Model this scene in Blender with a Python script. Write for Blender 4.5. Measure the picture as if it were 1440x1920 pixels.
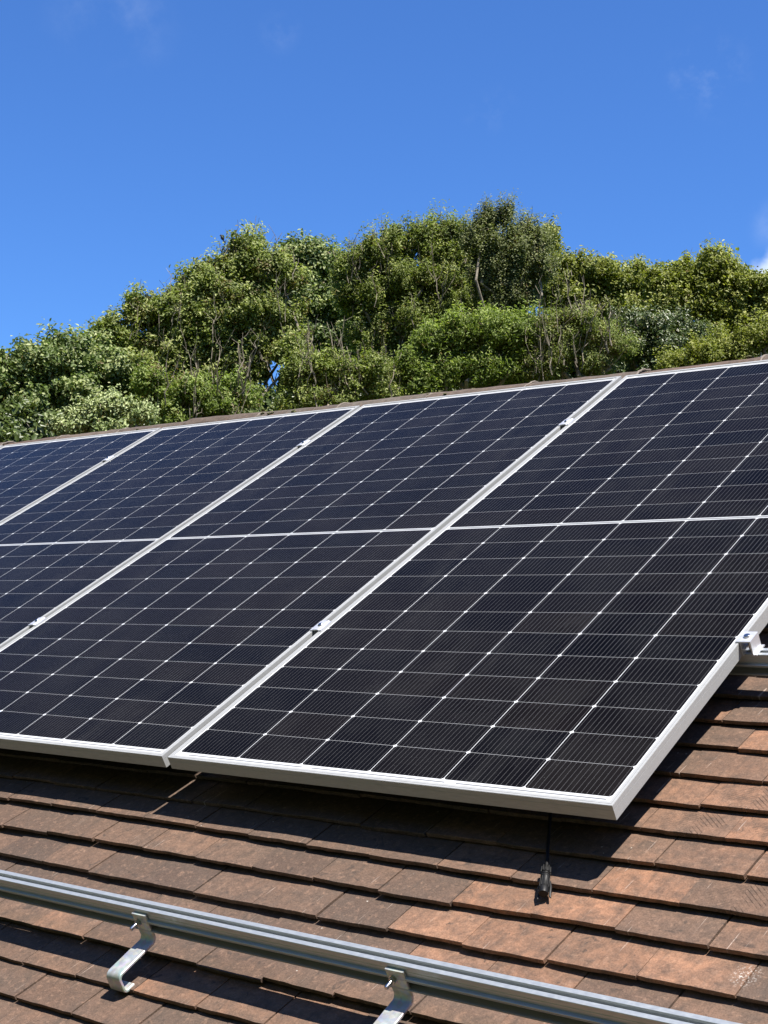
import bpy, math, random
import numpy as np
from mathutils import Vector, Matrix
PI = math.pi; R = math.radians
for o in list(bpy.data.objects): bpy.data.objects.remove(o)
scene = bpy.context.scene
C = scene.collection
rnd = random.Random(7)
rng = np.random.default_rng(11)

# ------------------------------------------------------------------ roof frame (u along eaves, v up the slope, w off the roof)
SLOPE = R(31.0); Z0 = 5.0
ROOF = Matrix.Translation((0, 0, Z0)) @ Matrix.Rotation(SLOPE, 4, 'X')
# ------------------------------------------------------------------ camera
CR = Matrix(((0.76637331, 0.5644887, -0.30663408), (-0.03695128, -0.43780234, -0.89831159), (-0.64133185, 0.69977255, -0.31466145)))
CPOS = Vector((1.28427922, -1.70699246, 1.33666112)); FPX = 2681.2
right, down, fwd = CR[0], CR[1], CR[2]
m = Matrix.Identity(4)
for i in range(3):
    m[i][0] = right[i]; m[i][1] = -down[i]; m[i][2] = -fwd[i]; m[i][3] = CPOS[i]
cd = bpy.data.cameras.new('camera'); cam = bpy.data.objects.new('camera', cd); C.objects.link(cam)
CAMW = ROOF @ m
cam.matrix_world = CAMW
cd.sensor_fit = 'VERTICAL'; cd.sensor_height = 36.0; cd.lens = 36.0 * FPX / 1920.0
cd.clip_start = 0.05; cd.clip_end = 3000.0
scene.camera = cam
CAMP = CAMW.translation.copy(); CAM3 = CAMW.to_3x3()
def ray(x, y):
    return (CAM3 @ Vector(((x - 720) / FPX, -(y - 960) / FPX, -1.0))).normalized()
def at(x, y, D):                       # the point seen at photo pixel (x, y), D metres away horizontally
    d = ray(x, y); t = D / math.hypot(d.x, d.y)
    return CAMP + d * t
# ------------------------------------------------------------------ sun and sky
sd = (ROOF.to_3x3() @ Vector((0.43, 0.56, 1.0))).normalized()
ELEV = math.asin(sd.z); ROT = math.atan2(sd.x, sd.y)
sl = bpy.data.lights.new('sun', 'SUN'); sun = bpy.data.objects.new('sun', sl); C.objects.link(sun)
sl.energy = 5.0; sl.angle = R(0.53); sl.color = (1.0, 0.95, 0.88)
sun.rotation_euler = sd.to_track_quat('Z', 'Y').to_euler(); sun.location = (5, -5, 20)
world = bpy.data.worlds.new("World"); scene.world = world; world.use_nodes = True
wn, wl = world.node_tree.nodes, world.node_tree.links
wn.clear()
def W(t, **k):
    n = wn.new(t)
    for a, b in k.items(): setattr(n, a, b)
    return n
sky = W('ShaderNodeTexSky', sky_type='NISHITA', sun_disc=False, sun_elevation=ELEV, sun_rotation=ROT,
        air_density=1.0, dust_density=0.35, ozone_density=5.0, altitude=200.0)
tint = W('ShaderNodeMix', data_type='RGBA', blend_type='MULTIPLY'); tint.inputs[0].default_value = 1.0
tint.inputs[7].default_value = (0.50, 0.825, 1.29, 1)
wl.new(sky.outputs[0], tint.inputs[6])
tc = W('ShaderNodeTexCoord')
def cloud(prev, px, py, rad, soft, scale, lo, hi, amount, col):
    d = ray(px, py)
    dist = W('ShaderNodeVectorMath', operation='DISTANCE'); dist.inputs[1].default_value = d
    nz = W('ShaderNodeTexNoise'); nz.inputs['Scale'].default_value = scale; nz.inputs['Detail'].default_value = 6; nz.inputs['Roughness'].default_value = .6
    wl.new(tc.outputs['Generated'], dist.inputs[0]); wl.new(tc.outputs['Generated'], nz.inputs['Vector'])
    mr = W('ShaderNodeMapRange', interpolation_type='SMOOTHSTEP'); mr.inputs[1].default_value = rad + soft; mr.inputs[2].default_value = rad - soft
    nw = W('ShaderNodeTexNoise'); nw.inputs['Scale'].default_value = scale * .8; nw.inputs['Detail'].default_value = 5
    wl.new(tc.outputs['Generated'], nw.inputs['Vector'])
    wd = W('ShaderNodeMath', operation='MULTIPLY_ADD'); wd.inputs[1].default_value = rad * 1.1; wl.new(nw.outputs[0], wd.inputs[0]); wl.new(dist.outputs['Value'], wd.inputs[2])
    ws = W('ShaderNodeMath', operation='SUBTRACT'); ws.inputs[1].default_value = rad * .55; wl.new(wd.outputs[0], ws.inputs[0])
    wl.new(ws.outputs[0], mr.inputs[0])
    mn = W('ShaderNodeMapRange', interpolation_type='SMOOTHSTEP'); mn.inputs[1].default_value = lo; mn.inputs[2].default_value = hi
    wl.new(nz.outputs[0], mn.inputs[0])
    mu = W('ShaderNodeMath', operation='MULTIPLY'); wl.new(mr.outputs[0], mu.inputs[0]); wl.new(mn.outputs[0], mu.inputs[1])
    m2 = W('ShaderNodeMath', operation='MULTIPLY'); wl.new(mu.outputs[0], m2.inputs[0]); m2.inputs[1].default_value = amount
    mx = W('ShaderNodeMix', data_type='RGBA'); wl.new(m2.outputs[0], mx.inputs[0]); wl.new(prev, mx.inputs[6]); mx.inputs[7].default_value = col
    return mx.outputs[2]
CW = (7.0, 7.8, 8.8, 1)
o_ = tint.outputs[2]
o_ = cloud(o_, 1560, 602, .060, .009, 26, .15, .42, 1.0, CW)
o_ = cloud(o_, 1450, 415, .012, .010, 40, .3, .7, .12, CW)
o_ = cloud(o_, 1325, 140, .020, .016, 45, .46, .80, .11, CW)
o_ = cloud(o_, 215, -8, .032, .026, 30, .40, .85, .09, CW)
o_ = cloud(o_, 525, 65, .010, .008, 60, .35, .8, .06, CW)
o_ = cloud(o_, 915, 205, .012, .010, 60, .40, .8, .05, CW)
bg = W('ShaderNodeBackground'); bg.inputs[1].default_value = 0.0715
wo = W('ShaderNodeOutputWorld'); wl.new(o_, bg.inputs[0]); wl.new(bg.outputs[0], wo.inputs[0])
vs = scene.view_settings; vs.view_transform = 'Standard'; vs.look = 'None'; vs.gamma = 1.0; vs.use_curve_mapping = False; vs.exposure = 1.0

# ------------------------------------------------------------------ helpers
class NT:
    def __init__(s, name):
        s.m = bpy.data.materials.new(name); s.m.use_nodes = True
        s.n = s.m.node_tree.nodes; s.l = s.m.node_tree.links; s.n.clear()
        s.out = s.n.new('ShaderNodeOutputMaterial')
        s.p = s.n.new('ShaderNodeBsdfPrincipled'); s.l.new(s.p.outputs[0], s.out.inputs[0])
    def node(s, t, ins=None, **k):
        n = s.n.new(t)
        for a, b in k.items(): setattr(n, a, b)
        for a, b in (ins or {}).items(): s.put(n.inputs[a], b)
        return n
    def put(s, inp, v):
        if isinstance(v, bpy.types.NodeSocket): s.l.new(v, inp)
        else: inp.default_value = v
    def math(s, op, a, b=0.0, c=0.0):
        n = s.n.new('ShaderNodeMath'); n.operation = op
        s.put(n.inputs[0], a); s.put(n.inputs[1], b)
        if op in ('MULTIPLY_ADD', 'COMPARE'): s.put(n.inputs[2], c)
        return n.outputs[0]
    def noise(s, vec, scale, detail=4, rough=.55, dist=0.0):
        n = s.node('ShaderNodeTexNoise', {'Vector': vec, 'Scale': scale, 'Detail': detail, 'Roughness': rough, 'Distortion': dist})
        return n.outputs[0]
    def ramp(s, v, lo, hi, a=0.0, b=1.0):
        n = s.node('ShaderNodeMapRange', {0: v, 1: lo, 2: hi, 3: a, 4: b}, clamp=True); return n.outputs[0]
    def mix(s, f, a, b, mode='MIX'):
        n = s.n.new('ShaderNodeMix'); n.data_type = 'RGBA'; n.blend_type = mode
        s.put(n.inputs[0], f); s.put(n.inputs[6], a); s.put(n.inputs[7], b); return n.outputs[2]
    def bump(s, h, dist, strength=1.0):
        n = s.node('ShaderNodeBump', {'Height': h, 'Distance': dist, 'Strength': strength}); s.l.new(n.outputs[0], s.p.inputs['Normal']); return n
    def set(s, **k):
        names = {'base': 'Base Color', 'rough': 'Roughness', 'metal': 'Metallic', 'spec': 'Specular IOR Level', 'ior': 'IOR', 'coat': 'Coat Weight'}
        for a, b in k.items(): s.put(s.p.inputs[names[a]], b)
        return s
    def coords(s, which='Object'):
        return s.n.new('ShaderNodeTexCoord').outputs[which]
    def mapping(s, vec, scale=(1, 1, 1), rot=(0, 0, 0)):
        return s.node('ShaderNodeMapping', {'Vector': vec, 'Scale': scale, 'Rotation': rot}).outputs[0]

def tag(o, label=None, cat=None, group=None, kind=None):
    if label: o['label'] = label
    if cat: o['category'] = cat
    if group: o['group'] = group
    if kind: o['kind'] = kind
    return o
def empty(name, mat):
    o = bpy.data.objects.new(name, None); C.objects.link(o); o.empty_display_size = .05
    o.matrix_world = mat; return o
class MB:
    def __init__(s): s.v = []; s.f = []
    def add(s, vs, fs):
        b = len(s.v); s.v += [tuple(v) for v in vs]; s.f += [tuple(b + i for i in f) for f in fs]; return s
    def box(s, x0, x1, y0, y1, z0, z1):
        return s.add([(x, y, z) for x in (x0, x1) for y in (y0, y1) for z in (z0, z1)],
                     [(0, 1, 3, 2), (4, 6, 7, 5), (0, 4, 5, 1), (2, 3, 7, 6), (0, 2, 6, 4), (1, 5, 7, 3)])
    def prism(s, poly, x0, x1):            # poly of (y, z), extruded along x
        n = len(poly)
        vs = [(x0, y, z) for y, z in poly] + [(x1, y, z) for y, z in poly]
        fs = [(i, (i + 1) % n, n + (i + 1) % n, n + i) for i in range(n)] + [tuple(range(n))[::-1], tuple(range(n, 2 * n))]
        return s.add(vs, fs)
    def strip(s, path, th, x0, x1):        # bent flat bar: centre line in (y, z), thickness th, width x0..x1
        pts = [Vector(p) for p in path]; L = []; Rr = []
        for i, p in enumerate(pts):
            a = pts[max(i - 1, 0)]; b = pts[min(i + 1, len(pts) - 1)]; t = (b - a).normalized(); n = Vector((-t.y, t.x))
            L.append(p + n * th / 2); Rr.append(p - n * th / 2)
        n = len(pts); c = .0012; vs = []
        for i in range(n):
            mid = pts[i]
            l2 = L[i] + (mid - L[i]).normalized() * c; r2 = Rr[i] + (mid - Rr[i]).normalized() * c
            for (q, x) in ((L[i], x0 + c), (L[i], x1 - c), (l2, x1), (r2, x1), (Rr[i], x1 - c), (Rr[i], x0 + c), (r2, x0), (l2, x0)):
                vs.append((x, q.x, q.y))
        fs = []
        for i in range(n - 1):
            for k in range(8):
                a = i * 8 + k; b = i * 8 + (k + 1) % 8; fs.append((a, b, b + 8, a + 8))
        fs += [tuple(range(8))[::-1], tuple(range((n - 1) * 8, n * 8))]
        return s.add(vs, fs)
    def tube(s, pts, rad, n=8, cap=True):
        pts = [Vector(p) for p in pts]; rs = rad if isinstance(rad, (list, tuple)) else [rad] * len(pts)
        vs = []; up = None
        for i, p in enumerate(pts):
            t = (pts[min(i + 1, len(pts) - 1)] - pts[max(i - 1, 0)])
            t = t.normalized() if t.length > 1e-9 else Vector((0, 0, 1))
            if up is None: up = Vector((0, 0, 1)) if abs(t.z) < .9 else Vector((1, 0, 0))
            a = t.cross(up).normalized(); b = a.cross(t).normalized(); up = b
            for k in range(n):
                g = 2 * PI * k / n; vs.append(p + (a * math.cos(g) + b * math.sin(g)) * rs[i])
        fs = [(i * n + k, i * n + (k + 1) % n, (i + 1) * n + (k + 1) % n, (i + 1) * n + k) for i in range(len(pts) - 1) for k in range(n)]
        if cap: fs += [tuple(range(n))[::-1], tuple(range((len(pts) - 1) * n, len(pts) * n))]
        return s.add(vs, fs)
    def lathe(s, org, axis, prof, n=20):   # prof: (distance along axis, radius)
        org = Vector(org); axis = Vector(axis).normalized()
        return s.tube([org + axis * d + axis * 1e-6 * i for i, (d, r) in enumerate(prof)], [r for d, r in prof], n)
    def build(s, name, mat, parent=None, smooth=False, mat_world=None):
        me = bpy.data.meshes.new(name); me.from_pydata(s.v, [], s.f); me.update()
        import bmesh
        bm = bmesh.new(); bm.from_mesh(me); bmesh.ops.recalc_face_normals(bm, faces=bm.faces); bm.to_mesh(me); bm.free()
        if smooth:
            for p in me.polygons: p.use_smooth = True
            try: me.set_sharp_from_angle(angle=R(38))
            except Exception: pass
        me.materials.append(mat)
        o = bpy.data.objects.new(name, me); C.objects.link(o)
        if parent: o.parent = parent
        elif mat_world is not None: o.matrix_world = mat_world
        return o
def roofmat(u, v, w=0.0): return ROOF @ Matrix.Translation((u, v, w))

# ------------------------------------------------------------------ materials
def metal(name, base, rough, met, streak=0.0, spec=.5):
    t = NT(name); c = t.coords()
    n1 = t.noise(t.mapping(c, (4, 60, 60)), 8, 4); n2 = t.noise(c, 90, 3)
    col = t.mix(t.ramp(n1, .35, .7), tuple(x * .88 for x in base) + (1,), tuple(min(1, x * 1.06) for x in base) + (1,))
    t.set(base=col, rough=t.ramp(n2, .3, .7, rough * .8, rough * 1.25), metal=met, spec=spec)
    if streak: t.bump(t.noise(t.mapping(c, (2, 400, 400)), 3, 2), .0004, streak)
    return t.m
M_FRAME = metal('anodised_aluminium', (.37, .375, .37), .5, .10, .2, .3)
M_RAIL = metal('extruded_aluminium', (.45, .475, .48), .40, .55, 0)
M_CLAMP = metal('clamp_aluminium', (.62, .63, .66), .40, .5)
M_BOLT = metal('steel_bolt', (.55, .54, .52), .22, 1.0)
def galv():
    t = NT('galvanised_steel'); c = t.coords()
    v = t.node('ShaderNodeTexVoronoi', {'Vector': c, 'Scale': 110.0}); n = t.noise(c, 60, 5)
    col = t.mix(t.ramp(n, .3, .7), (.42, .43, .43, 1), (.58, .59, .59, 1))
    col = t.mix(.25, col, v.outputs['Color'], 'SOFT_LIGHT')
    t.set(base=col, rough=t.ramp(n, .3, .7, .38, .55), metal=.55); t.bump(t.noise(c, 240, 3), .0004, .5); return t.m
M_GALV = galv()
def plastic():
    t = NT('black_plastic'); c = t.coords()
    t.set(base=t.mix(t.ramp(t.noise(c, 120, 3), .4, .7), (.005, .005, .005, 1), (.012, .012, .012, 1)), rough=.5, spec=.3); return t.m
M_BLACK = plastic()

def cells():
    t = NT('solar_cells_under_glass'); uv = t.coords('UV')
    sp = t.node('ShaderNodeSeparateXYZ', {0: uv}); U, V = sp.outputs[0], sp.outputs[1]
    M = t.math
    cu = M('DIVIDE', M('SUBTRACT', U, .015), .184); fu = M('FRACT', cu); iu = M('FLOOR', cu)
    du = M('MULTIPLY', M('MINIMUM', fu, M('SUBTRACT', 1.0, fu)), .184)
    va = M('ABSOLUTE', M('SUBTRACT', V, 1.139)); d = M('SUBTRACT', va, .006)
    cv = M('DIVIDE', d, .0922); fv = M('FRACT', cv); iv = M('FLOOR', cv)
    dv = M('MULTIPLY', M('MINIMUM', fv, M('SUBTRACT', 1.0, fv)), .0922)
    inside = M('MULTIPLY', M('MULTIPLY', M('GREATER_THAN', d, 0.0), M('LESS_THAN', d, 1.1064)),
               M('MULTIPLY', M('GREATER_THAN', U, .016), M('LESS_THAN', U, 1.118)))
    a = M('GREATER_THAN', du, .00075); b = M('GREATER_THAN', dv, .00024)
    ch = M('GREATER_THAN', M('ADD', du, dv), .0057)
    cell = M('MULTIPLY', M('MULTIPLY', a, b), M('MULTIPLY', ch, inside))
    wx = M('MULTIPLY', M('DIVIDE', M('SUBTRACT', M('MULTIPLY', fu, .184), .001), .182), 16.0)
    wd = M('MULTIPLY', M('ABSOLUTE', M('SUBTRACT', M('FRACT', wx), .5)), .01138)
    wire = M('LESS_THAN', wd, .00040)
    wend = M('MULTIPLY', M('LESS_THAN', wd, .0009), M('COMPARE', dv, .0045, .0008))
    wire = M('MAXIMUM', wire, wend)
    side = M('GREATER_THAN', V, 1.139)
    idv = t.node('ShaderNodeCombineXYZ', {0: iu, 1: iv, 2: side}).outputs[0]
    oi = t.node('ShaderNodeObjectInfo').outputs['Random']
    idv2 = t.node('ShaderNodeVectorMath', {0: idv, 1: t.node('ShaderNodeCombineXYZ', {0: oi, 1: M('MULTIPLY', oi, 7.3)}).outputs[0]}, operation='ADD').outputs[0]
    wnz = t.node('ShaderNodeTexWhiteNoise', {'Vector': idv2})
    cell_c = t.mix(wnz.outputs[0], (.0028, .0025, .0027, 1), (.0064, .0050, .0042, 1))
    dust_sheen = t.noise(t.mapping(t.coords(), (1, 1, 1)), 5, 5, .6)
    specks = t.ramp(t.noise(t.coords(), 420, 1), .74, .80, 0, .22)
    stain_sheen_runs = t.noise(t.mapping(t.coords(), (14, 1.6, 1)), 1, 5, .6)
    sm = t.math('ADD', t.math('ADD', t.ramp(dust_sheen, .42, .75, .0, .013), t.math('MULTIPLY', t.ramp(stain_sheen_runs, .5, .75, 0, .020), t.ramp(t.noise(t.coords(), 1.7, 2), .4, .6))), specks)  # dust and water stains, also painting in the soft sky reflection on the glass
    wired = t.mix(wire, cell_c, (.072, .071, .073, 1))
    rib = M('MULTIPLY', M('LESS_THAN', M('ABSOLUTE', M('SUBTRACT', va, 1.1206)), .0018),
            M('GREATER_THAN', M('FRACT', M('DIVIDE', M('SUBTRACT', U, .025), .368)), .07))
    rib = M('MAXIMUM', rib, M('LESS_THAN', va, .0034))
    rib = M('MULTIPLY', rib, M('MULTIPLY', M('GREATER_THAN', U, .022), M('LESS_THAN', U, 1.112)))
    sheet = t.mix(rib, (.52, .53, .54, 1), (.16, .165, .175, 1))
    base = t.mix(cell, sheet, wired); base = t.mix(sm, base, (.45, .45, .43, 1))
    t.set(base=base, rough=t.ramp(dust_sheen, .35, .75, .05, .14), spec=.034, ior=1.45); return t.m
M_CELL = cells()

LIME = (.300, -.205)
def tile_mat(name, base_attr=True):
    t = NT(name); c = t.coords()
    at_ = t.node('ShaderNodeAttribute', attribute_name='tint'); base = at_.outputs['Color']
    info = t.node('ShaderNodeAttribute', attribute_name='info'); is_ = t.node('ShaderNodeSeparateXYZ', {0: info.outputs['Vector']})
    big = t.noise(c, 6.5, 5, .6); mid = t.noise(c, 32, 6, .65); fine = t.noise(c, 330, 4, .7)
    st = t.noise(t.mapping(c, (70, 9, 9), (0, 0, .5)), 1, 5, .65)      # drag marks
    col = t.mix(t.ramp(mid, .38, .66, 0, .75), base, (.082, .057, .043, 1))
    col = t.mix(t.ramp(big, .42, .66, 0, .6), col, (.086, .065, .051, 1))
    col = t.mix(t.ramp(st, .52, .72, 0, .42), col, (.055, .043, .035, 1))
    lit = t.noise(t.mapping(c, (1, 1, 1), (0, 0, .9)), 75, 5, .7)
    col = t.mix(t.ramp(lit, .54, .70, 0, .6), col, (.25, .155, .105, 1))
    col = t.mix(t.ramp(t.noise(c, 24, 3, .5, 1.5), .64, .70, 0, .7), col, (.055, .042, .034, 1))     # dark blots
    # pale lichen and lime specks
    vo = t.node('ShaderNodeTexVoronoi', {'Vector': c, 'Scale': 46.0, 'Randomness': 1.0})
    sp = t.math('MULTIPLY', t.math('LESS_THAN', t.math('ADD', vo.outputs['Distance'], t.math('MULTIPLY', fine, .25)), .22), t.math('GREATER_THAN', t.noise(c, 9, 2), .66))
    col = t.mix(t.math('MULTIPLY', sp, .75), col, (.45, .40, .34, 1))
    scr = t.ramp(t.noise(t.mapping(c, (240, 7, 7), (0, 0, -.75)), 1, 2, .4),  .69, .745, 0, .55)
    scr = t.math('MULTIPLY', scr, t.ramp(t.noise(c, 13, 2), .48, .56))
    col = t.mix(scr, col, (.45, .36, .30, 1))
    dsp = t.node('ShaderNodeVectorMath', {0: t.mapping(c, (1, .7, 0)), 1: (LIME[0], LIME[1] * .7, 0)}, operation='DISTANCE').outputs['Value']
    col = t.mix(t.math('MULTIPLY', t.ramp(dsp, .026, .004, 0, .62), t.ramp(t.noise(c, 230, 3, .7), .54, .60)), col, (.66, .62, .56, 1))
    gr = t.math('MULTIPLY', t.ramp(fine, .3, .7, .70, 1.26), t.ramp(t.noise(c, 120, 4, .7), .3, .7, .84, 1.16))
    gcol = t.node('ShaderNodeCombineXYZ', {0: gr, 1: gr, 2: gr}).outputs[0]
    col = t.mix(1.0, col, gcol, 'MULTIPLY')
    # comb marks pressed into a few tiles
    uv = t.coords('UV'); su = t.node('ShaderNodeSeparateXYZ', {0: uv})
    M = t.math
    X = M('SUBTRACT', su.outputs[0], .55); Y = M('SUBTRACT', su.outputs[1], .45)
    ch = M('SINE', M('MULTIPLY', M('ADD', M('MULTIPLY', M('ABSOLUTE', X), 1.0), M('MULTIPLY', Y, .55)), 95.0))
    msk = M('MULTIPLY', M('LESS_THAN', M('ADD', M('ABSOLUTE', X), M('MULTIPLY', M('ABSOLUTE', Y), .5)), .36), is_.outputs[0])
    cm = M('MULTIPLY', M('MULTIPLY', t.ramp(ch, .0, .8), msk), t.ramp(mid, .38, .55))
    col = t.mix(M('MULTIPLY', cm, .45), col, (.10, .065, .045, 1))
    t.set(base=col, rough=.88, spec=.25)
    h = M('ADD', M('MULTIPLY', fine, .6), M('ADD', M('MULTIPLY', st, .8), M('SUBTRACT', M('MULTIPLY', mid, 1.2), M('MULTIPLY', cm, .8))))
    t.bump(h, .0016, .9)
    return t.m
M_TILE = tile_mat('clay_tile')
def simple(name, c1, c2, scale, rough=.9, bumpd=.002):
    t = NT(name); c = t.coords(); n = t.noise(c, scale, 6, .65)
    t.set(base=t.mix(t.ramp(n, .3, .7), c1 + (1,), c2 + (1,)), rough=rough, spec=.25); t.bump(n, bumpd, .8); return t.m
M_MORTAR = simple('old_mortar', (.13, .11, .09), (.24, .20, .165), 40)
M_MOSS = simple('moss', (.05, .055, .02), (.16, .15, .07), 60)
M_BARK = simple('bark', (.12, .10, .07), (.32, .28, .21), 22, .9, .01)
M_GRASS = simple('grass_ground', (.03, .06, .015), (.07, .11, .03), 1.5)
M_FELT = simple('dark_underlay', (.02, .018, .016), (.035, .03, .028), 30)
M_WHITE = simple('white_upvc', (.6, .6, .6), (.7, .7, .7), 5, .4, .0002)
def brick():
    t = NT('brick_wall'); c = t.mapping(t.coords(), (1, 1, 1), (PI / 2, 0, 0))
    b = t.node('ShaderNodeTexBrick', {'Vector': c, 'Color1': (.30, .12, .07, 1), 'Color2': (.22, .10, .065, 1), 'Mortar': (.35, .32, .28, 1), 'Scale': 1.0, 'Mortar Size': .006, 'Brick Width': .225, 'Row Height': .075})
    t.set(base=b.outputs[0], rough=.9); return t.m
M_BRICK = brick()

# ------------------------------------------------------------------ ground
g = MB(); S = 1200
g.add([(-S, -S, 0), (S, -S, 0), (S, S, 0), (-S, S, 0)], [(0, 1, 2, 3)])
tag(g.build('ground', M_GRASS), kind='structure')

# bank added out of view behind the camera to keep sky light off the shadows
g = MB(); NX, NY = 90, 22; vs_ = []
hb = random.Random(4)
for j in range(NY + 1):
    for i in range(NX + 1):
        q = i / NX; az = R(168 + q * 206); d = 40 * (j / NY) ** 1.2
        taper = min(1, q / .06, (1 - q) / .08)
        vs_.append(((13 + d) * math.cos(az), -1 + (11 + d) * math.sin(az), max(-.05, taper * (1.35 * d * (1 - .25 * j / NY) + hb.uniform(-.6, .6) * (j > 0)) - .05)))
g.add(vs_, [(j * (NX + 1) + i, j * (NX + 1) + i + 1, (j + 1) * (NX + 1) + i + 1, (j + 1) * (NX + 1) + i) for j in range(NY) for i in range(NX)])
M_SKY_BLOCKER = simple('sky_blocker_green', (.012, .022, .008), (.05, .07, .022), 3.0)
tag(g.build('sky_blocker_bank', M_SKY_BLOCKER, None, True), kind='structure')
# ------------------------------------------------------------------ the house and its tiled roof
APEX_V = 2.43; UL, UR = -9.0, 5.0
EAVE_V = -1.35; PITCH = .1662; GAUGE = .0905; WT = -.112; TH = .0125
house = empty('brick_house', roofmat(0, EAVE_V, -.15))
tag(house, 'house roof of weathered brown and orange clay tiles under the solar panels', 'house')
HI = house.matrix_world.inverted()
def attach(o, parent):              # o was built in world/roof coordinates via matrix_world; keep it in place
    mw = o.matrix_world.copy(); o.parent = parent; o.matrix_parent_inverse = Matrix.Identity(4)
    o.matrix_local = parent.matrix_world.inverted() @ mw; return o

courses = [-.607 - GAUGE * k for k in range(8, 0, -1)] + [-.607, -.516, -.425, -.342, -.259, -.172, -.084, .001, .088, .175, .262, .357]
while courses[-1] < APEX_V - .13: courses.append(courses[-1] + GAUGE)
i0 = courses.index(.001)
def wob(u, k): return .0035 * math.sin(u * 1.7 + k * 2.1) + .002 * math.sin(u * 4.3 + k * 5.7)
verts = []; faces = []; tint = []; info = []; uvs = []
orange = [(-.66, -.49), (-.43, -.50), (-.12, -.25), (.03, -.20), (.0, -.13), (-.07, -.31), (.13, -.06), (.1, .03), (.22, .06), (.30, .14), (.2, .2), (-.2, -.13), (.27, -.22), (-.28, -.24), (-1.18, -.36), (.15, .31), (.33, -.02)]
combs = [(.19, .05), (.24, -.03), (.28, -.12), (.12, .13)]
def tile_colour(u, v, k, r):
    warm = .27 + .44 / (1 + math.exp(-(u + .15) * 5)) + r.uniform(-.30, .30)
    for (a, b) in orange:
        if abs(u - a) < .085 and 0 < v - b + GAUGE * 1.0 < GAUGE: warm = r.uniform(.66, .92)
    warm = max(0, min(1.1, warm))
    cA = np.array([.118, .079, .060]); cB = np.array([.195, .120, .082]); cC = np.array([.42, .215, .125])
    col = cA + (cB - cA) * min(warm * 2, 1) if warm < .5 else cB + (cC - cB) * (warm - .5) * 2
    col = col * r.uniform(.89, 1.12)
    return tuple(col * .77)
def add_tile(u0, u1, v0, w0, k, r, fine=True):
    L = .125 if fine else .118
    nx, ny = (9, 3) if fine else (1, 1)
    tw = r.uniform(-.0016, .0016); tw2 = r.uniform(-.0012, .0012) ; lift = r.uniform(-.0007, .0012); th = (.0085 if fine else .0115) * r.uniform(.88, 1.12)
    skew = r.uniform(-.0018, .0018); b = len(verts); ph = r.uniform(0, 9)
    top = []; cam_ = r.uniform(-.0005, .0012)
    for j in range(ny + 1):
        for i in range(nx + 1):
            s = i / nx; q = j / ny
            u = u0 + (u1 - u0) * s; v = v0 + L * q + skew * s
            w = w0 + lift + tw * (s - .5) - (TH + .0006) / GAUGE * L * q
            if fine:
                w += cam_ * (1 - (2 * s - 1) ** 2) + r.uniform(-.00025, .00025)
                if j == 0:
                    v += r.uniform(-.0005, .0005) + .0004 * math.sin(ph + s * 9)
                    if i in (0, nx): v += r.uniform(0, .0018); w -= r.uniform(0, .0008)
            verts.append((u, v, w)); uvs.append((s, q * L / GAUGE))
    def vid(i, j): return b + j * (nx + 1) + i
    for j in range(ny):
        for i in range(nx): faces.append((vid(i, j), vid(i + 1, j), vid(i + 1, j + 1), vid(i, j + 1)))
    # nose (front face) with a slightly worn arris, and sides
    b2 = len(verts)
    for i in range(nx + 1):
        x, y, z = verts[vid(i, 0)]; verts.append((x, y - .0006, z - .0012)); uvs.append((i / nx, 0))
    b3 = len(verts)
    for i in range(nx + 1):
        x, y, z = verts[vid(i, 0)]; verts.append((x, y + (r.uniform(-.0005, .001) if fine else 0), z - th)); uvs.append((i / nx, 0))
    for i in range(nx):
        faces.append((vid(i + 1, 0), vid(i, 0), b2 + i, b2 + i + 1)); faces.append((b2 + i + 1, b2 + i, b3 + i, b3 + i + 1))
    b4 = len(verts)
    for (i, _) in ((0, 0), (nx, 0)):
        x, y, z = verts[vid(i, ny)]; verts.append((x, y, z - th)); uvs.append((0, 0))
    faces.append((vid(0, 0), *[vid(0, j) for j in range(1, ny + 1)], b4, b3, b2))
    faces.append((b2 + nx, b3 + nx, b4 + 1, *[vid(nx, j) for j in range(ny, -1, -1)]))
    vc = (v0 if fine else v0); n = len(verts) - b
    col = tile_colour((u0 + u1) / 2, v0, k, r); tint.extend([col] * n)
    cb = 1.0 if any(abs((u0 + u1) / 2 - a) < .083 and abs(v0 - bb) < .045 for a, bb in combs) else 0.0
    info.extend([(cb, 0, 0)] * n)
def flush_tiles(name, parent, mw):
    global verts, faces, tint, info, uvs
    me = bpy.data.meshes.new(name); me.from_pydata(verts, [], faces); me.update()
    a = me.attributes.new('tint', 'FLOAT_COLOR', 'POINT'); a.data.foreach_set('color', np.c_[np.array(tint), np.ones(len(tint))].astype(np.float32).ravel())
    a = me.attributes.new('info', 'FLOAT_VECTOR', 'POINT'); a.data.foreach_set('vector', np.array(info, np.float32).ravel())
    ul = me.uv_layers.new(name='UVMap'); li = np.zeros(len(me.loops), np.int32); me.loops.foreach_get('vertex_index', li)
    ul.data.foreach_set('uv', np.array(uvs, np.float32)[li].ravel())
    me.materials.append(M_TILE); o = bpy.data.objects.new(name, me); C.objects.link(o)
    o.matrix_world = mw; attach(o, parent); verts, faces, tint, info, uvs = [], [], [], [], []
    return o
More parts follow.
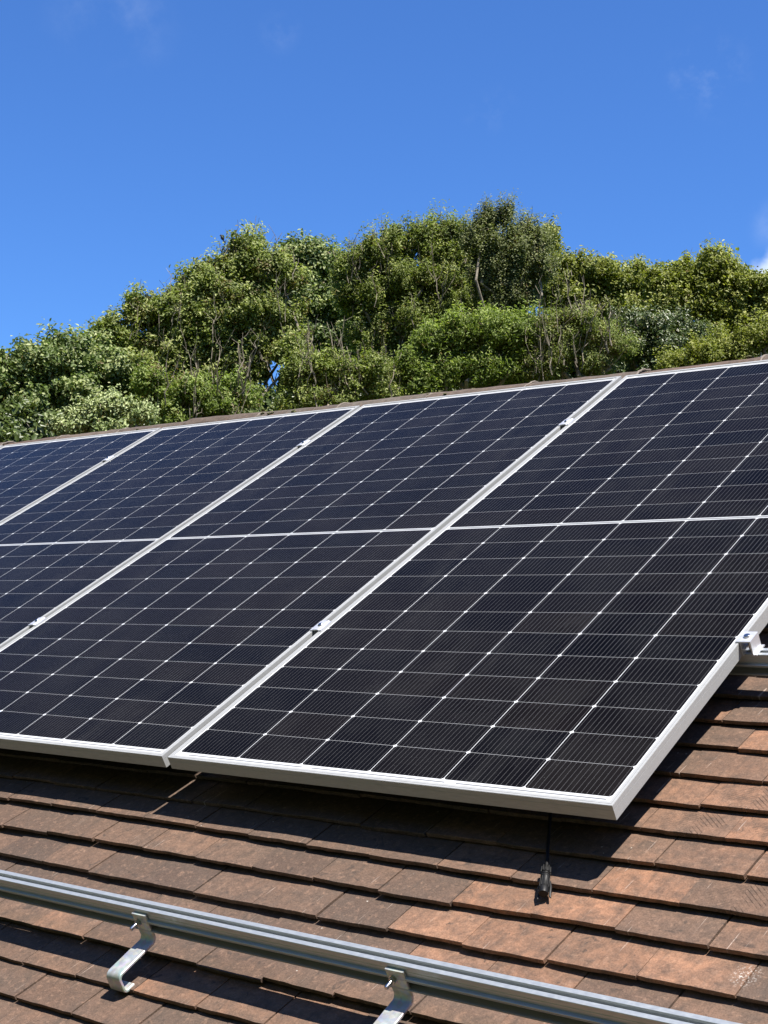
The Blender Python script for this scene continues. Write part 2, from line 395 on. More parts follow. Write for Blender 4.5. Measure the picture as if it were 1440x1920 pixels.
for ci, v0 in enumerate(courses):
    k = ci - i0; off = -.024 if (k % 2) else .0545
    if k % 2 == 0: off = .0545
    off += rnd.uniform(-.006, .006)
    n0 = int((UL - off) / PITCH); n1 = int((UR - off) / PITCH)
    for n in range(n0, n1):
        r = random.Random(ci * 1009 + n * 31 + 5)
        ua = off + n * PITCH + r.uniform(-.0015, .0015); ub = ua + PITCH - .0016 - r.uniform(0, .0012)
        fine = (-3.2 < ua < 1.6 and v0 < .75)
        dvv = wob(ua, k) + r.uniform(-.0018, .0018) + (r.choice((-.007, .006, -.005)) if r.random() < .10 else 0)
        add_tile(ua, ub, v0 + dvv, WT - .019 * max(0, min(1, (-.10 - v0) / .36)) + .0012 * math.sin(ua * 2.3 + k), k, r, fine)
flush_tiles('roof', house, ROOF)
# rear slope, tiled the same way: mirrored about the ridge
ridge_y = (ROOF @ Vector((0, APEX_V, WT))).y
for k in range(0, int((APEX_V - .12 - EAVE_V) / GAUGE)):
    off = .0 if k % 2 else PITCH / 2
    for n in range(int(UL / PITCH), int(UR / PITCH)):
        r = random.Random(k * 77 + n * 13 + 900000)
        ua = off + n * PITCH; add_tile(ua, ua + PITCH - .002, EAVE_V + GAUGE * k + r.uniform(-.002, .002), WT, k, r, False)
mirror = Matrix.Translation((0, ridge_y, 0)) @ Matrix.Rotation(PI, 4, 'Z') @ Matrix.Translation((0, -ridge_y, 0))
rear = flush_tiles('roof', house, mirror @ Matrix.Translation((4.0, 0, 0)) @ ROOF)
rear['label'] = 'far slope of the tiled roof beyond the ridge'
# underlay and walls
def P2(v, w): p = ROOF @ Vector((0, v, w)); return (p.y, p.z)
f = MB(); e1 = P2(EAVE_V, -.175); ap = P2(APEX_V, -.16); e2 = (2 * ridge_y - e1[0], e1[1]); e1b = P2(EAVE_V, -.19); apb = P2(APEX_V, -.20); e2b = (2 * ridge_y - e1b[0], e1b[1])
f.prism([e1, ap, e2, e2b, apb, e1b], UL + .02, UR - .02)
attach(f.build('underlay', M_FELT), house)
wy0, wy1 = e1[0] + .35, e2[0] - .35; wz = e1[1] + .30 * math.tan(SLOPE) - .10
f = MB(); f.prism([(wy0, -.2), (wy0, wz), (ridge_y, apb[1] - .05), (wy1, wz), (wy1, -.2)], UL + .3, UR - .3)
attach(f.build('wall', M_BRICK), house)
f = MB(); gp = [(e1[0] - .03 - .06 * math.cos(a), e1[1] - .06 - .06 * math.sin(a)) for a in [i * PI / 8 for i in range(9)]]
gp2 = [(y * 1.0 + .0, z) for y, z in gp]
f.tube([(UL, e1[0] - .06, e1[1] - .1), (UR, e1[0] - .06, e1[1] - .1)], .055, 12)
attach(f.build('gutter', M_WHITE, smooth=True), house)
# ridge tiles: low rounded caps bedded on mortar, each 0.45 m
rc = P2(APEX_V, WT)
CAPY, CAPZ = rc[0], rc[1]
def ridge_tile(u0, u1, r):
    m_ = MB(); nseg = 12; dz = r.uniform(-.008, .008); tl = r.uniform(-.010, .010); dy = r.uniform(-.006, .006)
    rings = []
    ns = 6
    for q in range(ns + 1):
        s = q / ns; u = u0 + (u1 - u0) * s
        lo = []; hi = []
        for j in range(nseg + 1):
            a = R(-12) + (PI + R(24)) * j / nseg
            for (rad, lst) in ((.078, lo), (.092, hi)):
                rr = rad + .0012 * math.sin(j * 3 + q * 2 + u * 9)
                lst.append((u, CAPY + dy + rr * math.cos(a) * 1.22, CAPZ - .019 + dz + tl * (s - .5) + rr * math.sin(a) * 1.0))
        rings.append(hi + lo[::-1])
    nn = len(rings[0]); vs = [p for rg in rings for p in rg]
    fs = [(a * nn + b, a * nn + (b + 1) % nn, (a + 1) * nn + (b + 1) % nn, (a + 1) * nn + b) for a in range(ns) for b in range(nn)]
    fs += [tuple(range(nn)), tuple(range(ns * nn, (ns + 1) * nn))[::-1]]
    b = len(verts); verts.extend(vs); faces.extend(tuple(b + i for i in f_) for f_ in fs)
    colr = np.array((.125, .100, .080)) * r.uniform(.75, 1.25) + np.array((.015, .0, -.003)) * r.uniform(-1, 1.4)
    tint.extend([tuple(colr)] * len(vs)); info.extend([(0, 0, 0)] * len(vs)); uvs.extend([(0, 0)] * len(vs))
    o = flush_tiles('ridge_tile', house, Matrix.Identity(4))
    return o
nr = int((UR - UL) / .455)
for i in range(nr):
    r = random.Random(i + 50); ua = UL + .11 + i * .455
    if -6.5 < ua < 1.5 or True:
        ridge_tile(ua, ua + .447, r)
# moss crumbs along the ridge (stuff) and a lumpy mortar joint at each cap
mm = MB(); ms = MB()
def crumb(mb, c, s, r):
    vs = []
    for i in range(5):
        for j in range(8):
            th_ = PI * (i + .5) / 5; ph = 2 * PI * j / 8; q = s * r.uniform(.6, 1.2)
            vs.append((c[0] + q * 1.5 * math.sin(th_) * math.cos(ph), c[1] + q * math.sin(th_) * math.sin(ph), c[2] + q * .7 * math.cos(th_)))
    fs = [(i * 8 + j, i * 8 + (j + 1) % 8, (i + 1) * 8 + (j + 1) % 8, (i + 1) * 8 + j) for i in range(4) for j in range(8)] + [tuple(range(8)), tuple(range(32, 40))[::-1]]
    mb.add(vs, fs)
for i in range(nr):
    r = random.Random(i * 3 + 1); u = UL + .11 + i * .455 - .004
    pts = []; rs = []
    for q in range(26):
        a = R(-8 + 196 * q / 25); rr = .0885 + r.uniform(-.001, .0015)
        pts.append((u + r.uniform(-.006, .006), CAPY + rr * 1.22 * math.cos(a), CAPZ - .019 + rr * math.sin(a))); rs.append(r.uniform(.003, .0058))
    m1 = MB(); m1.tube(pts, rs, 6); attach(m1.build('mortar_joint', M_MORTAR, smooth=True), house)
    for q in range(r.choice((1, 3, 5, 8))):
        a = R(95 + r.uniform(-50, 60)); rr = .092; du_ = r.gauss(0, .09)
        crumb(ms, (u + du_, CAPY + rr * 1.22 * math.cos(a), CAPZ - .019 + rr * math.sin(a)), r.uniform(.004, .011), r)
mo = ms.build('moss', M_MOSS); attach(mo, house); mo['kind'] = 'stuff'

# ------------------------------------------------------------------ solar panels
PW, PH, GAP, FD = 1.134, 2.278, .020, .030
def panel_frame():
    m_ = MB(); l = .011; g = .0022
    def ring(o0, o1, z0, z1):          # mitred rectangular ring, four pieces butted at the mitres
        A = [(o0, o0), (PW - o0, o0), (PW - o0, PH - o0), (o0, PH - o0)]; B = [(o1, o1), (PW - o1, o1), (PW - o1, PH - o1), (o1, PH - o1)]
        for i in range(4):
            j = (i + 1) % 4
            vs = [(*A[i], z0), (*A[j], z0), (*B[j], z0), (*B[i], z0), (*A[i], z1), (*A[j], z1), (*B[j], z1), (*B[i], z1)]
            m_.add(vs, [(0, 1, 2, 3), (4, 5, 6, 7), (0, 1, 5, 4), (1, 2, 6, 5), (2, 3, 7, 6), (3, 0, 4, 7)])
    ring(0, .0014, -FD, -.0105)        # lower outer wall
    ring(.0004, .0014, -.0105, -.0097)   # groove line on the side
    ring(0, .0014, -.0097, -.0006)
    ring(.0006, .0046, -.0030, 0)      # top lip in two steps with a fine groove
    ring(.0046, .0054, -.0030, -.0008)
    ring(.0054, l, -.0030, 0)
    ring(.0014, .022, -FD, -FD + .0015)  # inner return flange
    return m_
proto_p = None
panel_labels = {
 4: 'rightmost and nearest solar panel, its free right edge over bare orange tiles',
 3: 'second solar panel from the right, sharing a joint with the nearest panel',
 2: 'third solar panel from the right, its lower part cut off by the left picture edge',
 1: 'fourth solar panel from the right, only its top right part in the picture',
 0: 'farthest left solar panel, only a sliver of its corner showing below the ridge'}
def make_panel():
    e = empty('solar_panel', Matrix.Identity(4))
    panel_frame().build('frame', M_FRAME, e)
    me = bpy.data.meshes.new('cell_sheet'); i = .0105
    vs = [(x, y, z) for z in (-.0022, -.007) for (x, y) in ((i, i), (PW - i, i), (PW - i, PH - i), (i, PH - i))]
    me.from_pydata(vs, [], [(0, 1, 2, 3), (7, 6, 5, 4), (0, 4, 5, 1), (1, 5, 6, 2), (2, 6, 7, 3), (3, 7, 4, 0)]); me.update()
    ul = me.uv_layers.new(name='UVMap')
    for lp in me.loops: ul.data[lp.index].uv = vs[lp.vertex_index][:2]
    me.materials.append(M_CELL); me.materials.append(M_BACK)
    for p in me.polygons:
        if p.index: p.material_index = 1
    o = bpy.data.objects.new('cell_sheet', me); C.objects.link(o); o.parent = e
    return e
M_BACK = simple('dark_backsheet', (.03, .03, .03), (.05, .05, .05), 4, .5, .0001)
pp = make_panel()
for n_, i in enumerate((4, 3, 2, 1, 0)):
    if n_ == 0: e = pp
    else:
        e = pp.copy(); C.objects.link(e)
        for ch in list(pp.children):
            c2 = ch.copy(); C.objects.link(c2); c2.parent = e
    u = -PW - (4 - i) * (PW + GAP)
    jit = {4: 0, 3: .0015, 2: -.001, 1: .001, 0: 0}[i]
    e.matrix_world = roofmat(u, jit, 0)
    tag(e, panel_labels[i], 'solar panel', 'row of solar panels on the roof')

# ------------------------------------------------------------------ mounting rails
def rail(name, u0, u1, v, label):
    pr = [(0, 0), (-.0085, 0), (-.0090, -.0006), (-.0090, -.004), (-.0060, -.0045), (-.0060, -.014), (-.0200, -.014), (-.0200, -.0045), (-.0172, -.004), (-.0172, -.0006), (-.0177, 0),
          (-.0258, 0), (-.0264, -.0008), (-.0268, -.0095), (-.0262, -.0100), (-.0268, -.0108), (-.0272, -.0190), (-.0320, -.0196), (-.0333, -.0204), (-.0335, -.0218), (-.0324, -.0222), (-.0324, -.0229), (-.0335, -.0233), (-.0335, -.0243), (-.0300, -.0247), (-.0080, -.0249), (-.0080, -.0408), (-.0310, -.0410), (-.0335, -.0413), (-.0335, -.0420), (-.0324, -.0424), (-.0324, -.0429), (-.0335, -.0432), (-.0335, -.0440), (0, -.0440)]
    m_ = MB(); n = len(pr)
    def tri_cap(): pass
    vs = [(0, y, z) for y, z in pr] + [(u1 - u0, y, z) for y, z in pr]
    m_.add(vs, [(i, (i + 1) % n, n + (i + 1) % n, n + i) for i in range(n)] + [tuple(range(n))[::-1], tuple(range(n, 2 * n))])
    o = m_.build(name, M_RAIL, None, mat_world=roofmat(u0, v, -FD))
    return tag(o, label, 'mounting rail', 'aluminium mounting rails laid across the roof')
rail('mounting_rail', -2.6, 1.2, -.395, 'bare aluminium mounting rail across the tiles in the foreground, held by two hooks')
rail('mounting_rail', -5.6, .95, .586, 'aluminium rail running under the panels, showing past the nearest panel beside the end clamp')

# ------------------------------------------------------------------ clamps
def mid_clamp():
    e = empty('mid_clamp', Matrix.Identity(4)); m_ = MB()
    # wing, raised middle, wing: one bent plate 46 mm long
    prof = [(-.0185, .0030), (-.0120, .0030), (-.0085, .0048), (.0085, .0048), (.0120, .0030), (.0185, .0030), (.0185, .0004), (.0120, .0004), (.0085, .0015), (-.0085, .0015), (-.0120, .0004), (-.0185, .0004)]
    n = len(prof)
    vs = [(x, y, z) for y in (-.023, .023) for x, z in prof]
    m_.add(vs, [(i, (i + 1) % n, n + (i + 1) % n, n + i) for i in range(n)] + [tuple(range(n)), tuple(range(n, 2 * n))[::-1]])
    m_.box(-.0090, -.0072, -.021, .021, -.029, .0014); m_.box(.0072, .0090, -.021, .021, -.029, .0014)
    m_.build('bracket', M_CLAMP, e)
    b = MB(); b.lathe((0, 0, .0046), (0, 0, 1), [(0, .0066), (.0016, .0070), (.0030, .0062), (.0042, .0046), (.0046, .0024), (.0030, .0022), (.0030, .0002)], 16)
    b.lathe((0, 0, .0045), (0, 0, -1), [(0, .003), (.034, .003)], 10)
    b.build('bolt', M_BOLT, e, True)
    return e
mc = mid_clamp()
def gapu(i): return -(4 - i) * (PW + GAP) + GAP / 2 if i < 4 else 0   # centre of the gap to the right of panel i
spots = [(3, .585, 'silver mid clamp low on the joint left of the nearest panel'),
         (3, 1.880, 'silver mid clamp high on the joint left of the nearest panel, near the ridge'),
         (2, .578, 'silver mid clamp near the left picture edge, low on the second joint'),
         (2, 1.910, 'silver mid clamp high on the second joint from the right'),
         (1, 1.945, 'silver mid clamp on the third joint from the right, at far left')]
for n_, (i, v, lab) in enumerate(spots):
    if n_ == 0: e = mc
    else:
        e = mc.copy(); C.objects.link(e)
        for ch in list(mc.children): c2 = ch.copy(); C.objects.link(c2); c2.parent = e
    e.matrix_world = roofmat(-(3 - i) * (PW + GAP) - PW - GAP / 2, v, 0)
    tag(e, lab, 'clamp', 'mid clamps between neighbouring panels')
# end clamp
e = empty('end_clamp', roofmat(0, .573, 0)); tag(e, 'square silver end clamp gripping the right edge of the nearest panel above the rail', 'clamp')
m_ = MB(); t_ = .0028
m_.prism([(-.020, .0004), (.020, .0004), (.020, .0004 + t_), (-.020, .0004 + t_)], -.0070, .0245)
m_.prism([(-.020, -.030), (.020, -.030), (.020, .0003), (-.020, .0003)], .0245 - t_, .0245)
m_.prism([(-.020, -.030), (.020, -.030), (.020, .0003), (-.020, .0003)], .0008, .0026)
m_.prism([(-.019, -.016), (.019, -.016), (.019, -.014), (-.019, -.014)], .0030, .0090)
m_.prism([(-.019, -.0298), (.022, -.0298), (.022, -.027), (-.019, -.027)], .0247, .0310)
m_.build('bracket', M_CLAMP, e)
b = MB(); b.lathe((.010, 0, .0032), (0, 0, 1), [(0, .0066), (.0020, .0070), (.0036, .0064), (.0046, .0046), (.0048, .0026), (.0034, .0022), (.0034, .0002)], 18)
b.lathe((.011, 0, .003), (0, 0, -1), [(0, .0032), (.031, .0032)], 12); b.build('bolt', M_BOLT, e, True)

# ------------------------------------------------------------------ roof hooks
def roof_hook():
    e = empty('roof_hook', Matrix.Identity(4)); m_ = MB()
    path = [(-.4310, -.0415), (-.4310, -.080)]
    def arc(c, r_, a0, a1, n):
        return [(c[0] + r_ * math.cos(R(a0 + (a1 - a0) * i / n)), c[1] + r_ * math.sin(R(a0 + (a1 - a0) * i / n))) for i in range(n + 1)]
    path = [(-.4312, -.0415), (-.4312, -.060), (-.4312, -.084)] + arc((-.4432, -.0880), .012, 0, -80, 6) + [(-.4700, -.1003), (-.5000, -.1008)] + arc((-.5225, -.1120), .0110, 90, 180, 6) + arc((-.5265, -.1290), .0075, 190, 270, 5) + [(-.5110, -.1365)]
    m_.strip([(y, z) for y, z in path], .0058, 0, .038)
    m_.build('strap', M_GALV, e, True)
    b = MB(); c = (.0125, -.4340, -.0590)
    b.lathe(c, (0, -1, 0), [(0, .0078), (.0012, .0078)], 18)
    b.lathe((c[0], c[1] - .0012, c[2]), (0, -1, 0), [(0, .0062), (.0052, .0062)], 6)
    b.lathe((c[0], c[1] - .0064, c[2]), (0, -1, 0), [(0, .0037), (.0150, .0037), (.0162, .0030)], 14)
    b.build('bolt', M_BOLT, e, True)
    s_ = MB(); s_.prism([(-.43405, -.0560), (-.43405, -.0790), (-.43385, -.0790), (-.43385, -.0560)], .0160, .0225)  # thin black patch, painted shade for the inside of a slotted hole
    s_.lathe((.01925, -.43385, -.0790), (0, -1, 0), [(0, .0032), (.0002, .0032)], 14)
    s_.build('slot_shade_patch', M_BLACK, e)
    return e
rh = roof_hook(); rh.matrix_world = roofmat(-.826, .006, .004)
tag(rh, 'bent galvanised roof hook at lower left, its whole arm and foot in view', 'roof hook', 'roof hooks carrying the bare rail')
e = rh.copy(); C.objects.link(e)
for ch in list(rh.children): c2 = ch.copy(); C.objects.link(c2); c2.parent = e
e.matrix_world = roofmat(-.207, .006, .004)
tag(e, 'bent galvanised roof hook at the bottom centre, its arm cut off by the picture edge', 'roof hook', 'roof hooks carrying the bare rail')

# ------------------------------------------------------------------ cable with plug
A = Vector((-.1290, -.0640, -.1000)); B = Vector((-.0960, -.1370, -.1060)); ax = (B - A).normalized()
e = empty('cable_connector', roofmat(A.x, A.y, A.z)); tag(e, 'black cable plug lying on an orange tile, leaving the shadow under the nearest panel', 'cable connector')
b = MB(); b.lathe((0, 0, 0), ax, [(-.003, .0035), (0, .0060), (.002, .0074), (.010, .0078), (.016, .0082), (.0165, .0070), (.018, .0070), (.0185, .0084), (.021, .0084), (.0215, .0070), (.0225, .0070), (.0230, .0086), (.027, .0088), (.028, .0080), (.052, .0078), (.054, .0086), (.066, .0086), (.068, .0080), (.0682, .0056), (.056, .0052), (.056, .0002)], 20)
sidev = ax.cross(Vector((0, 0, 1))).normalized(); upv = sidev.cross(ax).normalized()
for k in range(10):
    g_ = 2 * PI * k / 10; dd = sidev * math.cos(g_) + upv * math.sin(g_)
    b.tube([dd * .0080 + ax * .001, dd * .0086 + ax * .015], .0011, 5)
    b.tube([dd * .0082 + ax * .029, dd * .0082 + ax * .052], .0009, 5)
b.build('plug_body', M_BLACK, e, True)
b = MB()
for s in (-1, 1):
    b.tube([sidev * s * .0088 + ax * .036 - upv * .002, sidev * s * .0108 + ax * .050 - upv * .003, sidev * s * .0104 + ax * .070 - upv * .0045, sidev * s * .0115 + ax * .074 - upv * .005], [.0016, .0026, .0024, .0014], 8)
b.build('latch', M_BLACK, e, True)
b = MB(); b.tube([ax * -.001, ax * -.012, Vector((-.028, .055, .002)), Vector((-.050, .100, .006)), Vector((-.075, .160, .020)), Vector((-.11, .24, .045)), Vector((-.18, .34, .062))], .0033, 10)
b.build('cable', M_BLACK, e, True)

# ------------------------------------------------------------------ trees
def leaf_mat(name, front, pale, transl, rough=.5):
    t = NT(name); t.n.remove(t.p)
    at_ = t.node('ShaderNodeAttribute', attribute_name='lc'); s = t.node('ShaderNodeSeparateColor', {0: at_.outputs['Color']})
    c0 = t.mix(s.outputs[0], tuple(x * .55 for x in front) + (1,), tuple(min(1, x * 1.45) for x in front) + (1,))
    c1 = t.mix(s.outputs[1], c0, pale + (1,))
    c1 = t.mix(s.outputs[2], c1, (.15, .10, .045, 1))
    p = t.node('ShaderNodeBsdfPrincipled', {'Base Color': t.mix(1.0, c1, (1.20, 1.20, .88, 1), 'MULTIPLY'), 'Roughness': rough, 'Specular IOR Level': .4})
    tr = t.node('ShaderNodeBsdfTranslucent', {'Color': t.mix(1.0, c1, (1.15, 1.25, .45, 1), 'MULTIPLY')})
    ms_ = t.node('ShaderNodeMixShader', {0: transl, 1: p.outputs[0], 2: tr.outputs[0]})
    t.l.new(ms_.outputs[0], t.out.inputs[0]); return t.m
def px2m(px, D): return px * D / FPX
def leaves_mesh(name, pts, nrm, size, asp, lc, mat, parent):
    n = len(pts)
    a = rng.normal(size=(n, 3)); nrm = nrm / np.linalg.norm(nrm, axis=1, keepdims=True)
    x = np.cross(nrm, a); x /= np.linalg.norm(x, axis=1, keepdims=True); y = np.cross(nrm, x)
    s = size[:, None]; w = s * asp[:, None]
    fold = nrm * s * .10
    v = np.empty((n, 6, 3), np.float32)
    v[:, 0] = pts - x * s * .5; v[:, 1] = pts - x * s * .08 + y * w * .5 + fold; v[:, 2] = pts + x * s * .28 + y * w * .36 + fold
    v[:, 3] = pts + x * s * .55 - nrm * s * .08; v[:, 4] = pts + x * s * .28 - y * w * .36 + fold; v[:, 5] = pts - x * s * .08 - y * w * .5 + fold
    idx = np.arange(n)[:, None] * 6
    q = np.concatenate([idx + np.array([[0, 3, 2, 1]]), idx + np.array([[0, 5, 4, 3]])], 1).reshape(-1).astype(np.int32)
    me = bpy.data.meshes.new(name); me.vertices.add(n * 6); me.vertices.foreach_set('co', v.ravel())
    me.loops.add(len(q)); me.loops.foreach_set('vertex_index', q)
    me.polygons.add(n * 2); me.polygons.foreach_set('loop_start', np.arange(0, n * 8, 4, dtype=np.int32)); me.polygons.foreach_set('loop_total', np.full(n * 2, 4, np.int32))
    me.update(calc_edges=True); me.validate()
    at_ = me.attributes.new('lc', 'FLOAT_COLOR', 'POINT')
    at_.data.foreach_set('color', np.repeat(lc, 6, axis=0).astype(np.float32).ravel())
    me.materials.append(mat); o = bpy.data.objects.new(name, me); C.objects.link(o); o.parent = parent
    return o
HOLES = [(514, 706, 11, 33)]
def project(p):
    q = CAM3.transposed() @ (Vector(p) - CAMP); return 720 + FPX * q.x / -q.z, 960 - FPX * q.y / -q.z
def tree(name, label, cat, lobes, D, mat, leaf=.08, asp=.5, dens=1.0, clump=.16, pale=.15, brown=.0, twigs=0.0, droop=0.0, wind=.5, shell=(.42, .90), bare=0, spread=.6, clearhole=False, inner=.35, seed=1, extra_twigs=()):
    global rng
    rng = np.random.default_rng(seed); r = random.Random(seed)
    L = []
    for lb in lobes:
        x, y, rad = lb[:3]; dd = lb[3] if len(lb) > 3 else 0
        c = at(x, y, D + dd); L.append((np.array(c), px2m(rad, D + dd)))
    cx = np.mean([c for c, _ in L], 0)
    for (c, rad) in list(L):
        for q in range(3):
            dd_ = np.array([r.gauss(0, 1), r.gauss(0, 1), r.gauss(-.05, .7)]); dd_ /= np.linalg.norm(dd_)
            L.append((c + dd_ * rad * r.uniform(.4, .85), rad * r.uniform(.25, .45)))
        
    base = Vector((cx[0], cx[1], 0)); e = empty(name, Matrix.Translation(base))
    tag(e, label, cat)
    P = []; N = []; CL = []
    cents = []
    for (c, rad) in L:
        dep = max(rad, .0)
        nc = int(max(8, 78 * dens * (rad / .35) ** 2))
        d = rng.normal(size=(nc, 3)); d /= np.linalg.norm(d, axis=1, keepdims=True)
        rr = rad * rng.uniform(*shell, size=nc); k = rng.random(nc) < inner + .12; rr[k] *= rng.uniform(.2, .8, size=k.sum())
        pc = c + d * rr[:, None] * np.array([1, 1.0, .9])
        for i in range(nc): cents.append((pc[i], d[i], rad))
    camdir = np.array(CAMP)
    for (pc, d, rad) in cents:
        if clearhole:
            qx, qy = project(pc)
            if any(((qx - hx) / (hw + 2)) ** 2 + ((qy - hy) / (hh + 2)) ** 2 < 1 for hx, hy, hw, hh in HOLES): continue
        nl = int(r.uniform(75, 140)); rc_ = clump * 1.3 * r.uniform(.55, 1.25)
        q = rng.normal(size=(nl, 3)); q /= np.linalg.norm(q, axis=1, keepdims=True); q *= (rng.random(nl) ** .5)[:, None] * rc_
        q[:, 2] *= .62
        if r.random() < .5:
            sv = (d * .6 + np.array([.35, -.1, .8])); sv /= np.linalg.norm(sv); q = q * .62 + sv * (rng.random(nl)[:, None] ** 1.5) * rc_ * 1.25
        if droop: q[:, 2] *= 1.0 + droop; q[:, 0] *= .7; q[:, 1] *= .7
        bias = np.array([.6, -.3, .5]) + d * .45
        nn = q / rc_ * .5 + bias + rng.normal(size=(nl, 3)) * (spread * 1.15)
        P.append(pc + q - np.array([0, 0, .03])); N.append(nn)
        tone = r.uniform(0, 1); pl = 1.0 if r.random() < pale else 0.0; br = r.random() < brown
        lc = np.zeros((nl, 4)); lc[:, 0] = np.clip(.08 + tone * .52 + rng.random(nl) * .4, 0, 1)
        lc[:, 1] = (rng.random(nl) < (.10 + .55 * pl)) * rng.uniform(.3, .8, nl) * (pale > 0)
        lc[:, 2] = (rng.random(nl) < (.5 if br else .02)) * rng.uniform(.4, 1, nl); lc[:, 3] = 1
        CL.append(lc)
    if P:
        P = np.concatenate(P); N = np.concatenate(N); CL = np.concatenate(CL)
        if clearhole:
            PW_ = (P - np.array(CAMP)) @ np.array(CAM3)
            qx = 720 + FPX * PW_[:, 0] / -PW_[:, 2]; qy = 960 - FPX * PW_[:, 1] / -PW_[:, 2]
            keep = np.ones(len(P), bool)
            for hx, hy, hw, hh in HOLES: keep &= (((qx - hx) / hw) ** 2 + ((qy - hy) / hh) ** 2 > rng.uniform(.35, 1.5, len(P)))
            P, N, CL = P[keep], N[keep], CL[keep]
        n = len(P)
        leaves_mesh('crown', P - np.array(base), N, leaf * .56 * rng.uniform(.6, 1.35, n), asp * rng.uniform(.7, 1.25, n), CL, mat, e)
    # trunk, limbs and twigs
    m_ = MB(); top = Vector((cx[0], cx[1], min(c[2] for c, _ in L) - .3)); loc = lambda p: Vector(p) - base
    H = top.z
    mids = [Vector((r.uniform(-.15, .15) * s, r.uniform(-.15, .15) * s, H * s)) for s in (0, .25, .5, .75, 1)]
    r0 = .05 + .006 * H
    m_.tube(mids, [r0 * 1.3, r0, r0 * .8, r0 * .6, r0 * .4], 10)
    def limb(a, b, ra, rb, k=4, jit=.08, n=6):
        pts = []
        Lh = (b - a).length
        for i in range(k + 1):
            s = i / k; p = a.lerp(b, s) + Vector((r.gauss(0, 1), r.gauss(0, 1), r.gauss(0, .6))) * jit * Lh * math.sin(PI * s)
            p.z -= .12 * Lh * s * (1 - s); pts.append(p)
        m_.tube(pts, [ra + (rb - ra) * i / k for i in range(k + 1)], n, False); return pts
    for (c, rad) in L[:len(lobes)]:
        a = mids[r.choice((3, 4, 4))]; hub = loc(c) + Vector((0, 0, -rad * .35))
        limb(a, hub, r0 * .32, .014, 6)
        for q in range(5 + int(6 * dens)):
            d = Vector((r.gauss(0, 1), r.gauss(0, 1), r.gauss(.5, .9))).normalized()
            limb(hub, loc(c) + d * rad * .95, .014, .004, 4, .12, 4)
        for q in range(int(twigs * (rad / .35) ** 2 * 14)):
            d = Vector((r.gauss(0, 1), r.gauss(0, 1), r.gauss(.4, .8))).normalized()
            s0 = loc(c) + d * rad * r.uniform(.55, .95); tip = s0 + Vector((d.x * .5, d.y * .5, abs(d.z) + .9)).normalized() * r.uniform(.08, .24) + Vector((.06, -.02, 0)) * wind
            limb(s0, tip, .0055, .0022, 3, .09, 3)
    cdir = (CAMP - Vector(cx)).normalized()
    for q in range(bare):
        c, rad = L[r.randrange(len(lobes))]; s0 = loc(c) + cdir * rad * r.uniform(.75, 1.0) + Vector((r.gauss(0, .5) * rad, r.gauss(0, .2) * rad, -rad * r.uniform(.2, 1.0)))
        ln = r.uniform(.25, .75); t1 = s0 + Vector((r.gauss(0, .30), r.gauss(0, .12), 1.0)).normalized() * ln
        ra = r.uniform(.004, .010); pts = limb(s0, t1, ra, ra * .4, 5, .045, 4)
        for w_ in range(2):
            b0 = pts[r.choice((2, 3, 4))]; limb(b0, b0 + Vector((r.gauss(0, .5), r.gauss(0, .2), .8)).normalized() * ln * .4, ra * .5, ra * .25, 3, .1, 3)
    for (x0, y0, x1, y1, ra) in extra_twigs:
        limb(loc(at(x0, y0, D - .1)), loc(at(x1, y1, D - .1)), ra, ra * .5, 4, .04, 5)
    m_.build('trunk', M_BARK, e)
    return e
LM_OLIVE = leaf_mat('olive_leaves', (.158, .198, .046), (.52, .54, .28), .45)
LM_SYC = leaf_mat('pale_green_leaves', (.100, .145, .040), (.55, .58, .36), .42)
LM_BIRCH = leaf_mat('grey_green_leaves', (.125, .148, .052), (.38, .40, .24), .36)
LM_YEL = leaf_mat('yellow_green_leaves', (.170, .195, .030), (.50, .50, .20), .45)
LM_BRIGHT = leaf_mat('bright_green_leaves', (.150, .205, .042), (.48, .54, .24), .45)
LM_DARK = leaf_mat('dark_glossy_leaves', (.060, .085, .028), (.30, .34, .18), .25, .35)
LM_PALE = leaf_mat('whitish_leaves', (.12, .16, .06), (.50, .55, .36), .25)

tree('sycamore_tree', 'dark green broad tree with pale lit leaf tips at the far left edge', 'tree',
     [(-30, 730, 55), (30, 705, 48), (75, 680, 42), (130, 665, 40), (60, 760, 60), (130, 740, 55), (178, 668, 34, 1), (200, 700, 40, 1), (-20, 790, 50), (100, 800, 50, .5), (160, 690, 30, 1), (10, 850, 60), (120, 860, 50)],
     17.5, LM_SYC, leaf=.085, asp=.6, dens=.95, clump=.15, pale=.35, twigs=.1, clearhole=True, inner=.2, seed=3)
tree('large_sycamore_tree', 'tallest pale olive tree left of centre, a small bird on its bare twig', 'tree',
     [(225, 630, 42), (270, 585, 40), (320, 590, 45), (365, 550, 45), (398, 527, 38), (450, 503, 38), (462, 462, 28), (495, 510, 44), (530, 520, 30), (300, 660, 60), (380, 630, 65), (455, 580, 65), (520, 590, 45), (250, 710, 50, -.3), (350, 720, 60), (430, 690, 45), (545, 660, 35, -.3), (470, 690, 34), (480, 640, 34), (540, 720, 30), (500, 600, 40), (470, 760, 36), (330, 610, 50), (410, 560, 45), (400, 780, 60), (280, 780, 60), (530, 790, 50)],
     19.0, LM_OLIVE, leaf=.080, asp=.5, dens=1.15, clump=.15, pale=.30, brown=.18, twigs=.8, clearhole=True, inner=.22, seed=5, bare=70,
     extra_twigs=[(418, 492, 411, 452, .009), (418, 490, 424, 450, .009), (507, 765, 500, 660, .018), (512, 770, 519, 700, .010), (516, 725, 507, 690, .016), (478, 740, 486, 655, .014), (440, 640, 470, 720, .016)])
